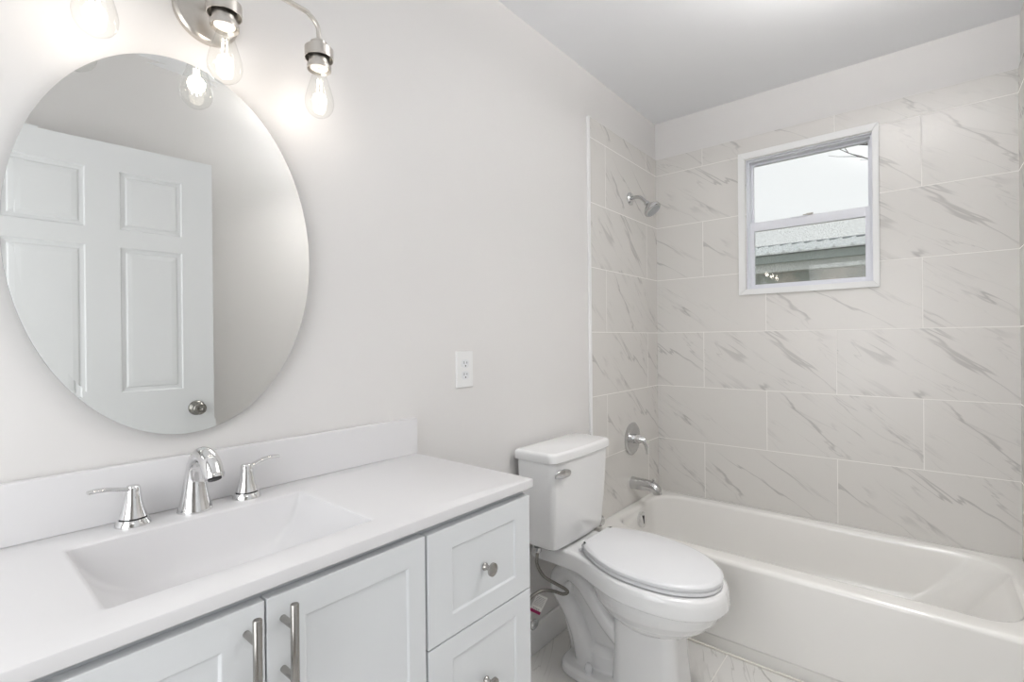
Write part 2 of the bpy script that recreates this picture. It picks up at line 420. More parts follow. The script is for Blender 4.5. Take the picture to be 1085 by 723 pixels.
new_obj('pane', bx(0.062, 0.065, WY1 + 0.018, WY0 - 0.018, 1.855, WZ1 - 0.018), GLASSW, us)
new_obj('pane', bx(0.033, 0.036, WY1 + 0.026, WY0 - 0.026, WZ0 + 0.022, 1.815), GLASSS, ls)

# ------------------------------------------------------------------ room door, standing open against the right wall
door = thing('door_1', (-2.705, -1.418, 0.0), kind='structure')
dang = math.atan2(-1.352 + 1.418, 0.783)
def door_map(x, y, z):   # x along the leaf from the hinge, y from the face towards the wall
    c, s = cos(dang), sin(dang)
    return (-2.705 + x * c + y * s, -1.418 + x * s - y * c, z)
DW = 0.783
bm = bmesh.new()
xs = [0, 0.118, 0.338, 0.447, 0.664, DW]
zs = [0.012, 0.23, 0.86 - 0.0, 1.055, 1.65, 1.715, 1.965, 2.075]
zs = [0.012, 0.24, 0.835, 1.052, 1.652, 1.725, 1.965, 2.075]
add_panelled(bm, xs, zs, {(i, j) for i in (1, 3) for j in (1, 3, 5)}, [(0.004, 0.006), (0.018, 0.008), (0.024, 0.0035), (0.040, 0.0015)], 0.0, 0.035, door_map)
new_obj('door_leaf', bm, DOORP, door, bevel=0.001)
bm = bmesh.new()
kc = Vector(door_map(DW - 0.070, 0.0, 0.962)); kn = (Vector(door_map(0, -1, 0)) - Vector(door_map(0, 0, 0))).normalized()
add_lathe(bm, [(0.0, 0.0), (0.033, 0.0), (0.033, 0.003), (0.026, 0.010), (0.013, 0.013), (0.011, 0.030), (0.020, 0.034), (0.027, 0.042), (0.027, 0.054), (0.020, 0.062), (0.009, 0.062), (0.008, 0.059), (0.0, 0.059)], kc, kn)
new_obj('door_knob', bm, DARKM, door, smooth=True)
bm = bmesh.new()
for z in (0.25, 1.05, 1.85): add_lathe(bm, [(0.0, 0), (0.006, 0), (0.006, 0.09), (0, 0.09)], (-2.7105, -1.412, z), seg=12)
new_obj('hinge', bm, NICKEL, door, smooth='auto')

# ------------------------------------------------------------------ bathtub
tub = thing('bathtub', (-0.3775, -0.76, 0.0), 'white alcove bathtub under the tiled window wall', 'bathtub')
ZR = 0.37
bm = bmesh.new()
tx0, tx1, ty0, ty1 = -0.748, -0.008, -W + 0.008, -0.008
tcx, tcy, thx, thy = (tx0 + tx1) / 2, (ty0 + ty1) / 2, (tx1 - tx0) / 2, (ty1 - ty0) / 2
ix0, ix1, iy0_, iy1_ = -0.655, -0.088, -1.448, -0.052
icx, icy, ihx, ihy = (ix0 + ix1) / 2, (iy0_ + iy1_) / 2, (ix1 - ix0) / 2, (iy1_ - iy0_) / 2
rings = [rrect(tcx, tcy, thx - 0.012, thy, 0.003, 0.0, 8), rrect(tcx, tcy, thx - 0.012, thy, 0.003, 0.045, 8), rrect(tcx, tcy, thx - 0.004, thy, 0.003, 0.056, 8),
         rrect(tcx, tcy, thx, thy, 0.004, 0.32, 8)]
for a in range(0, 7):
    t = a / 6 * pi / 2
    rings.append(rrect(tcx, tcy, thx - 0.018 * (1 - cos(t)), thy - 0.0 * (1 - cos(t)), 0.006, ZR - 0.018 + 0.018 * sin(t), 8))
rings[-8:-7] = [rings[-8]]
rings.append(rrect(tcx, tcy, thx - 0.03, thy - 0.010, 0.03, ZR + 0.001, 8))
for a in range(0, 6):
    t = a / 5 * pi / 2
    rings.append(rrect(icx, icy, ihx + 0.018 * (1 - sin(t)), ihy + 0.018 * (1 - sin(t)), 0.13, ZR - 0.018 * (1 - cos(t)), 8))
for k in range(1, 11):
    d = k / 10
    e = 1 - math.sqrt(max(0.0, 1 - (d * 0.985) ** 2.6))
    # drain end steep, lounge end sloped
    sx_ = 0.03 * d + 0.10 * e; y1 = iy1_ - 0.02 * d - 0.10 * e; y0 = iy0_ + 0.20 * d + 0.12 * e
    rings.append(rrect(icx, (y0 + y1) / 2, ihx - sx_, (y1 - y0) / 2, 0.13, ZR - 0.018 - 0.30 * d, 8))
add_loft(bm, rings)
new_obj('tub_shell', bm, TUBE_, tub, smooth='auto')
bm = bmesh.new()
add_lathe(bm, [(0, -0.02), (0.040, -0.02), (0.040, 0.003), (0.035, 0.007), (0.010, 0.008), (0, 0.008)], (-0.36, -0.066, 0.300), (0.0, -1, 0.12))
ov = new_obj('overflow_plate', bm, CHROME, tub, smooth='auto')
bm = bmesh.new(); add_box(bm, -0.363, -0.357, -0.0765, -0.0725, 0.280, 0.322)
new_obj('overflow_slot', bm, BLACK, ov)
bm = bmesh.new(); add_lathe(bm, [(0, 0), (0.032, 0), (0.032, 0.002), (0.02, 0.006), (0.018, 0.02), (0, 0.021)], (-0.36, -0.25, 0.0545))
new_obj('drain_stopper', bm, CHROME, tub, smooth='auto')
struct('trim_4', bx(-0.757, -0.748, -W + 0.012, -0.012, 0.0, 0.008), pbr('caulk', (0.80, 0.77, 0.71), 0.6, noise=(20, 0.03)), bevel=0.003)

# tub spout
sp = thing('tub_spout', (-0.355, -TT, 0.49), 'chrome tub spout on the marble tile below the shower valve', 'tub spout')
bm = bmesh.new()
add_tube(bm, [(-0.355, -TT, 0.483), (-0.355, -0.04, 0.484), (-0.355, -0.09, 0.485), (-0.355, -0.125, 0.481), (-0.355, -0.143, 0.470), (-0.355, -0.149, 0.453), (-0.355, -0.150, 0.447)],
         [0.033, 0.031, 0.029, 0.0265, 0.025, 0.022, 0.021], seg=24)
new_obj('spout_body', bm, CHROME2, sp, smooth='auto')
bm = bmesh.new(); add_lathe(bm, [(0, 0), (0.004, 0), (0.004, 0.014), (0.008, 0.016), (0.008, 0.022), (0, 0.023)], (-0.355, -0.128, 0.500), seg=20)
new_obj('diverter_knob', bm, CHROME2, sp, smooth='auto')

# shower valve
sv = thing('shower_valve', (-0.352, -TT, 0.72), 'round chrome shower valve trim with a curved lever on the marble tile', 'shower valve')
bm = bmesh.new()
add_lathe(bm, [(0, 0), (0.086, 0), (0.087, 0.004), (0.080, 0.010), (0.070, 0.013), (0.060, 0.010), (0.040, 0.012), (0.0, 0.012)], (-0.352, -TT, 0.72), (0, -1, 0), seg=48)
es = new_obj('escutcheon', bm, CHROME2, sv, smooth='auto')
bm = bmesh.new()
add_lathe(bm, [(0, 0), (0.026, 0), (0.024, 0.02), (0.020, 0.045), (0.016, 0.055), (0, 0.058)], (-0.352, -TT - 0.011, 0.72), (0, -1, 0), seg=28)
add_tube(bm, [(-0.352, -0.055, 0.722), (-0.350, -0.076, 0.716), (-0.346, -0.088, 0.690), (-0.343, -0.090, 0.665), (-0.341, -0.090, 0.645)], [0.018, 0.016, 0.0125, 0.011, 0.009], seg=18)
new_obj('lever', bm, CHROME, sv, smooth='auto')

# shower head
sh = thing('shower', (-0.35, -TT, 2.01), 'chrome shower head on a short curved arm high on the tiled wall', 'shower')
bm = bmesh.new(); add_lathe(bm, [(0, 0), (0.034, 0), (0.034, 0.004), (0.026, 0.012), (0.013, 0.014), (0, 0.014)], (-0.35, -TT, 2.005), (0, -1, 0), seg=32)
new_obj('flange', bm, CHROME2, sh, smooth='auto')
bm = bmesh.new(); add_tube(bm, [(-0.35, -0.012, 2.005), (-0.35, -0.040, 2.008), (-0.35, -0.065, 2.002), (-0.35, -0.085, 1.985), (-0.35, -0.102, 1.965)], 0.0095, seg=16)
new_obj('shower_arm', bm, CHROME2, sh, smooth='auto')
hd = Vector((0, -0.62, -0.78)).normalized(); hc = Vector((-0.35, -0.101, 1.966))
bm = bmesh.new(); add_lathe(bm, [(0, -0.004), (0.013, -0.004), (0.015, 0.003), (0.013, 0.010), (0.018, 0.016), (0.034, 0.030), (0.044, 0.042), (0.047, 0.050), (0.046, 0.058), (0.041, 0.061), (0, 0.061)], hc, hd, seg=36)
hb = new_obj('head', bm, CHROME2, sh, smooth='auto')
bm = bmesh.new()
add_lathe(bm, [(0, 0.0605), (0.038, 0.0605), (0.037, 0.063), (0, 0.063)], hc, hd, seg=32)
e1 = hd.cross(Vector((1, 0, 0))).normalized(); e2 = hd.cross(e1)
for rr, n in ((0.008, 6), (0.018, 12), (0.029, 18)):
    for k in range(n):
        c = hc + hd * 0.063 + (e1 * cos(2 * pi * k / n) + e2 * sin(2 * pi * k / n)) * rr
        add_lathe(bm, [(0, 0), (0.0018, 0), (0.0012, 0.002), (0, 0.002)], c, hd, seg=6)
new_obj('nozzle_plate', bm, pbr('grey_nozzles', (0.42, 0.43, 0.44), 0.4, noise=(60, 0.1)), hb, smooth='auto')

# chrome dome by the tub corner
bm = bmesh.new()
add_lathe(bm, [(0, 0), (0.020, 0), (0.022, 0.004), (0.012, 0.010), (0.011, 0.030), (0.020, 0.036), (0.026, 0.046), (0.026, 0.056), (0.018, 0.066), (0.0, 0.069)], (-0.776, -0.001, 0.410), (0, -1, 0), seg=28)
tag(new_obj('wall_bumper', bm, CHROME2, None, smooth='auto', origin=(-0.776, 0, 0.410)), 'small chrome dome bumper on the wall just behind the toilet tank', 'wall bumper')

# ------------------------------------------------------------------ toilet
XC = -1.140
toi = thing('toilet', (XC, -0.36, 0.0), 'white two-piece toilet with closed lid between vanity and bathtub', 'toilet')
def cr(pts, sub=6):
    out = []; P = [Vector(p) for p in pts]
    for i in range(len(P) - 1):
        p0, p1, p2, p3 = P[max(i - 1, 0)], P[i], P[i + 1], P[min(i + 2, len(P) - 1)]
        for k in range(sub):
            t = k / sub
            out.append(0.5 * ((2 * p1) + (p2 - p0) * t + (2 * p0 - 5 * p1 + 4 * p2 - p3) * t * t + (-p0 + 3 * p1 - 3 * p2 + p3) * t ** 3))
    out.append(P[-1]); return out
def sym_outline(half, sub=6):
    """half = [(halfwidth, y)] from back centre to front centre"""
    h = cr([(w, y, 0) for w, y in half], sub)
    left = [(-p.x, p.y) for p in h]; right = [(p.x, p.y) for p in h[::-1]]
    return left + right[1:-1] if abs(h[0].x) < 1e-6 else left + right[1:]
def ring_at(ol, z, grow=0.0, cy=-0.40):
    n = len(ol); pts = []
    for i, (x, y) in enumerate(ol):
        if grow:
            ax_, ay_ = ol[i - 1]; bx_, by_ = ol[(i + 1) % n]
            t = Vector((bx_ - ax_, by_ - ay_)); t.normalize(); nx, ny = -t.y, t.x
            # outline runs left side first (towards -y), outward is away from the centre line
            if nx * x + ny * (y - cy) < 0: nx, ny = -nx, -ny
            x, y = x + nx * grow, y + ny * grow
        pts.append((XC + x, y, z))
    return pts
SEAT = [(0.0, -0.243), (0.098, -0.243), (0.101, -0.248), (0.128, -0.285), (0.160, -0.345), (0.178, -0.410), (0.179, -0.465), (0.168, -0.540), (0.142, -0.608), (0.095, -0.666), (0.048, -0.694), (0.0, -0.703)]
seat_ol = sym_outline(SEAT)
RIM = [(0.0, -0.030), (0.113, -0.030), (0.120, -0.040), (0.120, -0.120), (0.122, -0.180), (0.130, -0.245), (0.152, -0.305), (0.176, -0.370), (0.188, -0.430), (0.187, -0.490), (0.176, -0.555), (0.150, -0.622), (0.105, -0.677), (0.055, -0.705), (0.0, -0.715)]
def lean(ring):   # the deck and seat rise slightly towards the hinge
    return [(x, y, z + 0.033 * max(0.0, min(1.0, (0.70 + y) / 0.455))) for x, y, z in ring]
rim_ol = sym_outline(RIM)
bm = bmesh.new()
ZB = 0.437
rg = [ring_at(rim_ol, ZB - 0.064, 0.004), ring_at(rim_ol, ZB - 0.058, 0.009), ring_at(rim_ol, ZB - 0.02, 0.005), ring_at(rim_ol, ZB - 0.006, 0.001), ring_at(rim_ol, ZB, -0.008)]
add_loft(bm, [lean(q_) for q_ in rg])
# bowl under the rim
def ell(cx, cy, a, b, z, n=48, p=2.0):
    r = []
    for i in range(n):
        t = 2 * pi * i / n; c, s = cos(t), sin(t)
        r.append((cx + a * math.copysign(abs(c) ** (2 / p), c), cy + b * math.copysign(abs(s) ** (2 / p), s), z))
    return r
add_loft(bm, [ell(XC, -0.475, 0.176, 0.230, ZB - 0.045), ell(XC, -0.475, 0.176, 0.228, ZB - 0.075), ell(XC, -0.472, 0.166, 0.216, ZB - 0.105),
              ell(XC, -0.468, 0.145, 0.190, ZB - 0.137), ell(XC, -0.465, 0.116, 0.156, ZB - 0.165), ell(XC, -0.460, 0.085, 0.125, ZB - 0.188), ell(XC, -0.46, 0.05, 0.08, ZB - 0.20)])
# pedestal column
add_loft(bm, [rrect(XC, -0.462, 0.092, 0.124, 0.040, 0.0), rrect(XC, -0.462, 0.090, 0.122, 0.040, 0.05), rrect(XC, -0.460, 0.083, 0.115, 0.040, 0.15),
              rrect(XC, -0.458, 0.080, 0.113, 0.040, 0.22), rrect(XC, -0.458, 0.080, 0.113, 0.040, 0.30)])
# web behind, and the deck's underside block
WEB = ((-0.066, ZB + 0.01), (-0.068, 0.33), (-0.088, 0.20), (-0.128, 0.08), (-0.140, 0.0), (-0.40, 0.0), (-0.44, ZB))
add_loft(bm, [[(XC + s_ * 0.016, y, z) for (y, z) in WEB] for s_ in (-1, 1)])
add_loft(bm, [rrect(XC, -0.16, 0.110, 0.105, 0.03, ZB - 0.020), rrect(XC, -0.15, 0.060, 0.085, 0.03, ZB - 0.040)])
# trapway: up from the bowl, over, and down to the floor
for s_ in (-1, 1):
    xo = XC + s_ * 0.027
    add_tube(bm, [(xo, -0.43, 0.120), (xo, -0.365, 0.165), (xo, -0.305, 0.215), (xo, -0.250, 0.278), (xo, -0.200, 0.330), (xo, -0.145, 0.350), (xo, -0.098, 0.322), (xo, -0.088, 0.280), (xo, -0.118, 0.238), (xo, -0.158, 0.185), (xo, -0.185, 0.130), (xo, -0.205, 0.08), (xo, -0.225, 0.02)],
             [0.036, 0.036, 0.037, 0.038, 0.039, 0.039, 0.037, 0.035, 0.036, 0.037, 0.038, 0.043, 0.052], seg=20)
add_loft(bm, [rrect(XC, -0.120, 0.030, 0.030, 0.01, 0.26), rrect(XC, -0.120, 0.030, 0.030, 0.01, 0.34)])
add_loft(bm, [ell(XC, -0.290, 0.066, 0.085, 0.0), ell(XC, -0.290, 0.064, 0.082, 0.05), ell(XC, -0.285, 0.055, 0.070, 0.085), ell(XC, -0.280, 0.03, 0.045, 0.108)])
# foot flange
FL = sym_outline([(0.0, -0.125), (0.060, -0.128), (0.098, -0.155), (0.114, -0.205), (0.117, -0.29), (0.110, -0.38), (0.10, -0.48), (0.085, -0.56), (0.05, -0.592), (0.0, -0.60)])
add_loft(bm, [ring_at(FL, 0.0, 0.003, -0.36), ring_at(FL, 0.006, 0.006, -0.36), ring_at(FL, 0.026, 0.002, -0.36), ring_at(FL, 0.036, -0.008, -0.36)])
bowl = new_obj('bowl', bm, PORC, toi, smooth=True)
rm = bowl.modifiers.new('remesh', 'REMESH'); rm.mode = 'VOXEL'; rm.voxel_size = 0.0032; rm.use_smooth_shade = True
smo = bowl.modifiers.new('smooth', 'CORRECTIVE_SMOOTH') if False else bowl.modifiers.new('smooth', 'SMOOTH'); smo.factor = 0.6; smo.iterations = 3
# bolt caps
for s in (-1, 1):
    bm = bmesh.new()
    add_lathe(bm, [(0, 0), (0.0155, 0), (0.0155, 0.004), (0.0125, 0.005), (0.0150, 0.016), (0.0135, 0.027), (0.0080, 0.036), (0, 0.039)], (XC + s * 0.096, -0.262, 0.034), seg=24)
    new_obj('bolt_cap', bm, SEATP, toi, smooth='auto')
bm = bmesh.new(); add_loft(bm, [lean(q_) for q_ in [ring_at(seat_ol, ZB + 0.003, -0.004), ring_at(seat_ol, ZB + 0.006, 0.0), ring_at(seat_ol, ZB + 0.014, 0.0), ring_at(seat_ol, ZB + 0.017, -0.004)]])
new_obj('seat', bm, SEATP, toi, smooth='auto')
bm = bmesh.new(); add_loft(bm, [lean(q_) for q_ in [ring_at(seat_ol, ZB + 0.0185, -0.004), ring_at(seat_ol, ZB + 0.021, 0.001), ring_at(seat_ol, ZB + 0.030, 0.001), ring_at(seat_ol, ZB + 0.036, -0.004), ring_at(seat_ol, ZB + 0.0385, -0.012)]])
new_obj('seat_lid', bm, SEATP, toi, smooth='auto')
for s in (-1, 1):
    bm = bmesh.new()
    add_box(bm, XC + s * 0.070 - 0.022, XC + s * 0.070 + 0.022, -0.250, -0.222, ZB + 0.031, ZB + 0.040)
    add_lathe(bm, [(0, 0), (0.008, 0), (0.008, 0.036), (0, 0.036)], (XC + s * 0.070 - 0.018, -0.240, ZB + 0.046), (1, 0, 0), seg=16)
    new_obj('hinge', bm, SEATP, toi, smooth='auto', bevel=0.0015)
# tank
def tank_ring(hw, y0, y1, z, bow=0.0, r=0.03, n=8):
    """y0 back (near wall), y1 front; front side bows outward"""
    pts = rrect(XC - 0.008, (y0 + y1) / 2, hw, (y0 - y1) / 2, r, z, n)
    out = []
    for x, y, z in pts:
        t = (x - XC + 0.008) / hw
        if y < (y0 + y1) / 2: y -= bow * (1 - t * t)
        out.append((x, y, z))
    return out
def tank_ring2(hw, y0, y1, z, bow, r, r_back=0.012):
    pts = []
    n = 10; c = XC - 0.008
    ps = []
    # back right -> back left -> front left -> front right
    for (sx, rr, ys, a0) in ((1, r_back, 1, 0), (-1, r_back, 1, 1), (-1, r, -1, 2), (1, r, -1, 3)):
        yc = (y0 - rr) if ys > 0 else (y1 + rr)
        for i in range(n + 1):
            a = a0 * pi / 2 + i * pi / 2 / n
            ps.append((c + sx * (hw - rr) + rr * cos(a), yc + rr * sin(a)))
        if a0 == 2:
            for k in range(1, 8):
                x = c - (hw - rr) + 2 * (hw - rr) * k / 8
                ps.append((x, y1))
    for x, y in ps:
        t = (x - c) / hw
        if y < (y0 + y1) / 2: y -= bow * (1 - t * t)
        pts.append((x, y, z))
    return pts
bm = bmesh.new()
add_loft(bm, [tank_ring2(0.150, -0.040, -0.150, 0.474, 0.008, 0.022), tank_ring2(0.166, -0.032, -0.166, 0.477, 0.008, 0.022), tank_ring2(0.174, -0.028, -0.174, 0.484, 0.008, 0.022),
              tank_ring2(0.178, -0.026, -0.178, 0.500, 0.008, 0.022), tank_ring2(0.188, -0.025, -0.184, 0.62, 0.008, 0.022), tank_ring2(0.200, -0.025, -0.190, 0.795, 0.008, 0.022), tank_ring2(0.199, -0.026, -0.189, 0.8055, 0.008, 0.022)])
new_obj('tank', bm, PORC, toi, smooth='auto')
bm = bmesh.new()
add_loft(bm, [tank_ring2(0.2070, -0.018, -0.198, 0.8065, 0.008, 0.024), tank_ring2(0.2085, -0.016, -0.200, 0.809, 0.008, 0.024), tank_ring2(0.2085, -0.016, -0.200, 0.832, 0.008, 0.024),
              tank_ring2(0.2065, -0.018, -0.198, 0.838, 0.008, 0.024), tank_ring2(0.202, -0.022, -0.194, 0.8415, 0.008, 0.024), tank_ring2(0.194, -0.028, -0.186, 0.843, 0.008, 0.024)])
new_obj('tank_lid', bm, PORC, toi, smooth='auto')
bm = bmesh.new(); add_lathe(bm, [(0, 0), (0.035, 0), (0.035, 0.012), (0, 0.012)], (XC, -0.10, ZB + 0.030), seg=24)
new_obj('tank_gasket', bm, BLACK, toi, smooth='auto')
bm = bmesh.new()   # flush lever
add_tube(bm, [(XC - 0.206, -0.200, 0.764), (XC - 0.190, -0.205, 0.768), (XC - 0.165, -0.208, 0.768), (XC - 0.138, -0.210, 0.765), (XC - 0.128, -0.211, 0.763)], [0.008, 0.0145, 0.0175, 0.014, 0.010], seg=20, flat=0.45, flat_dir=(0, 1, 0.05))
add_lathe(bm, [(0, 0), (0.010, 0), (0.010, 0.014), (0, 0.014)], (XC - 0.150, -0.192, 0.765), (0, -1, 0), seg=16)
new_obj('flush_lever', bm, CHROME2, toi, smooth='auto')

# water supply
wsu = thing('water_supply_line', (-1.335, -0.0, 0.17), 'braided steel supply hose looping from wall valve up to the toilet tank', 'supply hose')
bm = bmesh.new()
m_hose, nt, out = newmat('braided_steel')
p = nt.nodes.new('ShaderNodeBsdfPrincipled'); p.inputs['Metallic'].default_value = 0.7; p.inputs['Roughness'].default_value = 0.4
wv = nt.nodes.new('ShaderNodeTexWave'); wv.inputs['Scale'].default_value = 180; wv.bands_direction = 'DIAGONAL'; tc = nt.nodes.new('ShaderNodeTexCoord')
rmp = nt.nodes.new('ShaderNodeValToRGB'); rmp.color_ramp.elements[0].color = (0.10, 0.095, 0.085, 1); rmp.color_ramp.elements[1].color = (0.38, 0.36, 0.33, 1)
nt.links.new(tc.outputs['Object'], wv.inputs['Vector']); nt.links.new(wv.outputs['Fac'], rmp.inputs['Fac']); nt.links.new(rmp.outputs['Color'], p.inputs['Base Color']); nt.links.new(p.outputs['BSDF'], out.inputs['Surface'])
add_tube(bm, [(-1.300, -0.085, 0.462), (-1.300, -0.080, 0.430), (-1.292, -0.075, 0.395), (-1.276, -0.095, 0.352), (-1.250, -0.135, 0.325), (-1.226, -0.158, 0.304), (-1.215, -0.160, 0.288), (-1.226, -0.145, 0.282),
              (-1.250, -0.120, 0.294), (-1.285, -0.098, 0.304), (-1.320, -0.080, 0.296), (-1.343, -0.066, 0.272), (-1.350, -0.060, 0.240)], 0.0062, seg=12)
new_obj('hose', bm, m_hose, wsu, smooth=True)
bm = bmesh.new(); add_lathe(bm, [(0, 0), (0.013, 0), (0.015, 0.008), (0.015, 0.018), (0, 0.018)], (-1.300, -0.084, 0.452), seg=12)
new_obj('coupling_nut', bm, CHROME2, wsu, smooth='auto')
bm = bmesh.new()
add_lathe(bm, [(0, 0), (0.024, 0), (0.022, 0.005), (0.009, 0.006), (0.009, 0.05), (0.012, 0.052), (0.012, 0.075), (0, 0.075)], (-1.350, 0.0, 0.205), (0, -1, 0), seg=20)
add_lathe(bm, [(0, 0), (0.009, 0), (0.011, 0.012), (0.011, 0.028), (0, 0.028)], (-1.350, -0.06, 0.215), seg=12)
va = new_obj('stop_valve', bm, CHROME2, wsu, smooth='auto')
bm = bmesh.new()
add_tube(bm, [(-1.350, -0.072, 0.205), (-1.350, -0.095, 0.205)], 0.005, seg=10)
add_loft(bm, [[(x, y, z) for x, _, z in ell(-1.347, 0, 0.023, 0, 0, 24)] for y in (-0.094, -0.094)][:0] or [[(-1.347 + 0.023 * s_ * cos(2 * pi * i / 24), y, 0.203 + 0.018 * s_ * sin(2 * pi * i / 24)) for i in range(24)] for s_, y in ((0.8, -0.093), (1, -0.096), (1, -0.102), (0.7, -0.106))])
new_obj('valve_handle', bm, CHROME2, va, smooth='auto')

# paper tag on the hose
tg = thing('paper_tag', (-1.290, -0.070, 0.285), 'small white printed tag with a magenta band hanging from the hose', 'tag')
tn = Vector((-0.75, -0.66, 0)).normalized()      # faces the room
tu_ = Vector((0.66, -0.75, 0)).normalized(); tw = Vector((0, 0, 1))
ra = radians(-27)
tU = tu_ * cos(ra) + tw * sin(ra); tV = -tu_ * sin(ra) + tw * cos(ra)
tc0 = Vector((-1.287, -0.075, 0.245))
def tag_box(bm, u0, u1, v0, v1, d0, d1):
    add_loft(bm, [[tc0 + tU * u + tV * v + tn * d for u, v in ((u0, v0), (u1, v0), (u1, v1), (u0, v1))] for d in (d0, d1)])
bm = bmesh.new(); tag_box(bm, -0.022, 0.022, -0.036, 0.036, 0, 0.0006)
card = new_obj('card', bm, pbr('tag_paper', (0.85, 0.83, 0.80), 0.7, noise=(60, 0.03)), tg)
bm = bmesh.new(); tag_box(bm, -0.022, 0.022, -0.036, -0.024, 0.0006, 0.0009)
new_obj('magenta_band', bm, pbr('magenta_ink', (0.33, 0.01, 0.10), 0.6, noise=(60, 0.05)), card)
bm = bmesh.new(); random.seed(4)
for k in range(7):
    v = 0.026 - k * 0.0055
    u = -0.018
    while u < 0.016:
        w = random.uniform(0.003, 0.008); tag_box(bm, u, min(u + w, 0.018), v, v + 0.0016, 0.0006, 0.0008); u += w + 0.0015
for k in range(9):
    u = -0.017 + k * 0.0036; tag_box(bm, u, u + 0.0006 + 0.0012 * (k % 2), -0.022, -0.016, 0.0006, 0.0008)
new_obj('print', bm, pbr('tag_print', (0.12, 0.11, 0.11), 0.7, noise=(60, 0.05)), card)

# ------------------------------------------------------------------ vanity cabinet
VX0, VX1 = -3.045, -1.832
van = thing('vanity_cabinet', ((VX0 + VX1) / 2, -0.22, 0.0), 'pale grey shaker vanity cabinet under the white sink top', 'cabinet')
bm = bmesh.new()
add_box(bm, VX0 + 0.001, VX0 + 0.018, -0.4435, -0.002, 0.0, 0.884); add_box(bm, VX1 - 0.018, VX1 - 0.001, -0.4435, -0.002, 0.0, 0.884)
add_box(bm, VX0 + 0.018, VX1 - 0.018, -0.4435, -0.425, 0.10, 0.884) 
add_box(bm, VX0 + 0.018, VX1 - 0.018, -0.425, -0.002, 0.10, 0.118)
new_obj('body', bm, CABIN, van, bevel=0.001)
new_obj('toe_kick', bx(VX0 + 0.018, VX1 - 0.018, -0.38, -0.37, 0.0, 0.10), CAB, van)
FY, FB = -0.463, -0.4437
idm = lambda x, y, z: (x, y, z)
def front(name, x0, x1, z0, z1, fx, fz, fr=None):
    fr = fx if fr is None else fr
    bm = bmesh.new()
    add_panelled(bm, [x0, x0 + fx, x1 - fr, x1], [z0, z0 + fz, z1 - fz, z1], {(1, 1)}, [(0.0030, 0.0035), (0.0045, 0.004)], FY, FB, idm)
    return new_obj(name, bm, CAB, van, bevel=0.0012)
def bar_handle(parent, x):
    bm = bmesh.new()
    add_lathe(bm, [(0, 0), (0.0055, 0), (0.0062, 0.001), (0.0062, 0.1415), (0.0055, 0.1425), (0, 0.1425)], (x, -0.500, 0.729), seg=20)
    for z in (0.762, 0.838):
        add_lathe(bm, [(0, 0), (0.005, 0), (0.005, 0.034), (0, 0.034)], (x, FY, z), (0, -1, 0), seg=16)
    new_obj('handle', bm, HNICK, parent, smooth='auto')
def knob(parent, x, z):
    bm = bmesh.new()
    add_lathe(bm, [(0, 0), (0.0085, 0), (0.0085, 0.002), (0.0055, 0.006), (0.005, 0.014), (0.010, 0.018), (0.0145, 0.022), (0.0140, 0.026), (0.008, 0.0295), (0, 0.0305)], (x, FY, z), (0, -1, 0), seg=28)
    new_obj('knob', bm, HNICK, parent, smooth='auto')
d = front('door', -2.4595, -2.161, 0.105, 0.875, 0.058, 0.048, 0.040); bar_handle(d, -2.436)
d = front('door', -2.761, -2.4625, 0.105, 0.875, 0.040, 0.048, 0.058); bar_handle(d, -2.488)
for x0, x1 in ((-2.155, -1.833), (-3.044, -2.767)):
    for z0, z1 in ((0.6485, 0.873), (0.378, 0.6455), (0.105, 0.375)):
        d = front('drawer', x0, x1, z0, z1, 0.064, 0.044, 0.055); knob(d, (x0 + x1) / 2 - 0.0, (z0 + z1) / 2 - 0.005)

# countertop with integral basin
CZ = 0.912
ct = thing('countertop', (-2.4375, -0.235, CZ), 'white one-piece vanity top with integral rectangular sink basin', 'countertop')
bm = bmesh.new()
cx0, cx1, cy0, cy1 = -3.052, -1.822, -0.4675, -0.003
scx, scy, shx, shy = -2.4305, -0.252, 0.200, 0.142
occx, occy, ohx, ohy = (cx0 + cx1) / 2, (cy0 + cy1) / 2, (cx1 - cx0) / 2, (cy1 - cy0) / 2
rings = [rrect(occx, occy, ohx - 0.03, ohy - 0.03, 0.002, CZ - 0.022), rrect(occx, occy, ohx - 0.002, ohy - 0.002, 0.002, CZ - 0.022), rrect(occx, occy, ohx, ohy, 0.002, CZ - 0.020),
         rrect(occx, occy, ohx, ohy, 0.002, CZ - 0.003), rrect(occx, occy, ohx - 0.001, ohy - 0.001, 0.002, CZ - 0.001), rrect(occx, occy, ohx - 0.003, ohy - 0.003, 0.002, CZ)]
rings.append(rrect(scx, scy, shx + 0.008, shy + 0.008, 0.012, CZ)); rings.append(rrect(scx, scy, shx + 0.003, shy + 0.003, 0.010, CZ - 0.0006)); rings.append(rrect(scx, scy, shx, shy, 0.008, CZ - 0.003))
D = 0.112
for k in range(1, 17):
    t = k / 16
    dd = math.sin(t * pi / 2 * 0.97)                    # depth fraction
    sxk = 1 - math.cos(t * pi / 2 * 0.97)               # how far the ends have come in
    hx = shx - 0.135 * sxk - 0.012 * dd; hy = shy - 0.020 * dd - 0.060 * sxk ** 2.2
    rings.append(rrect(scx, scy, hx, hy, 0.008 + 0.020 * t, CZ - 0.003 - D * dd))
add_loft(bm, rings, cap0=False)
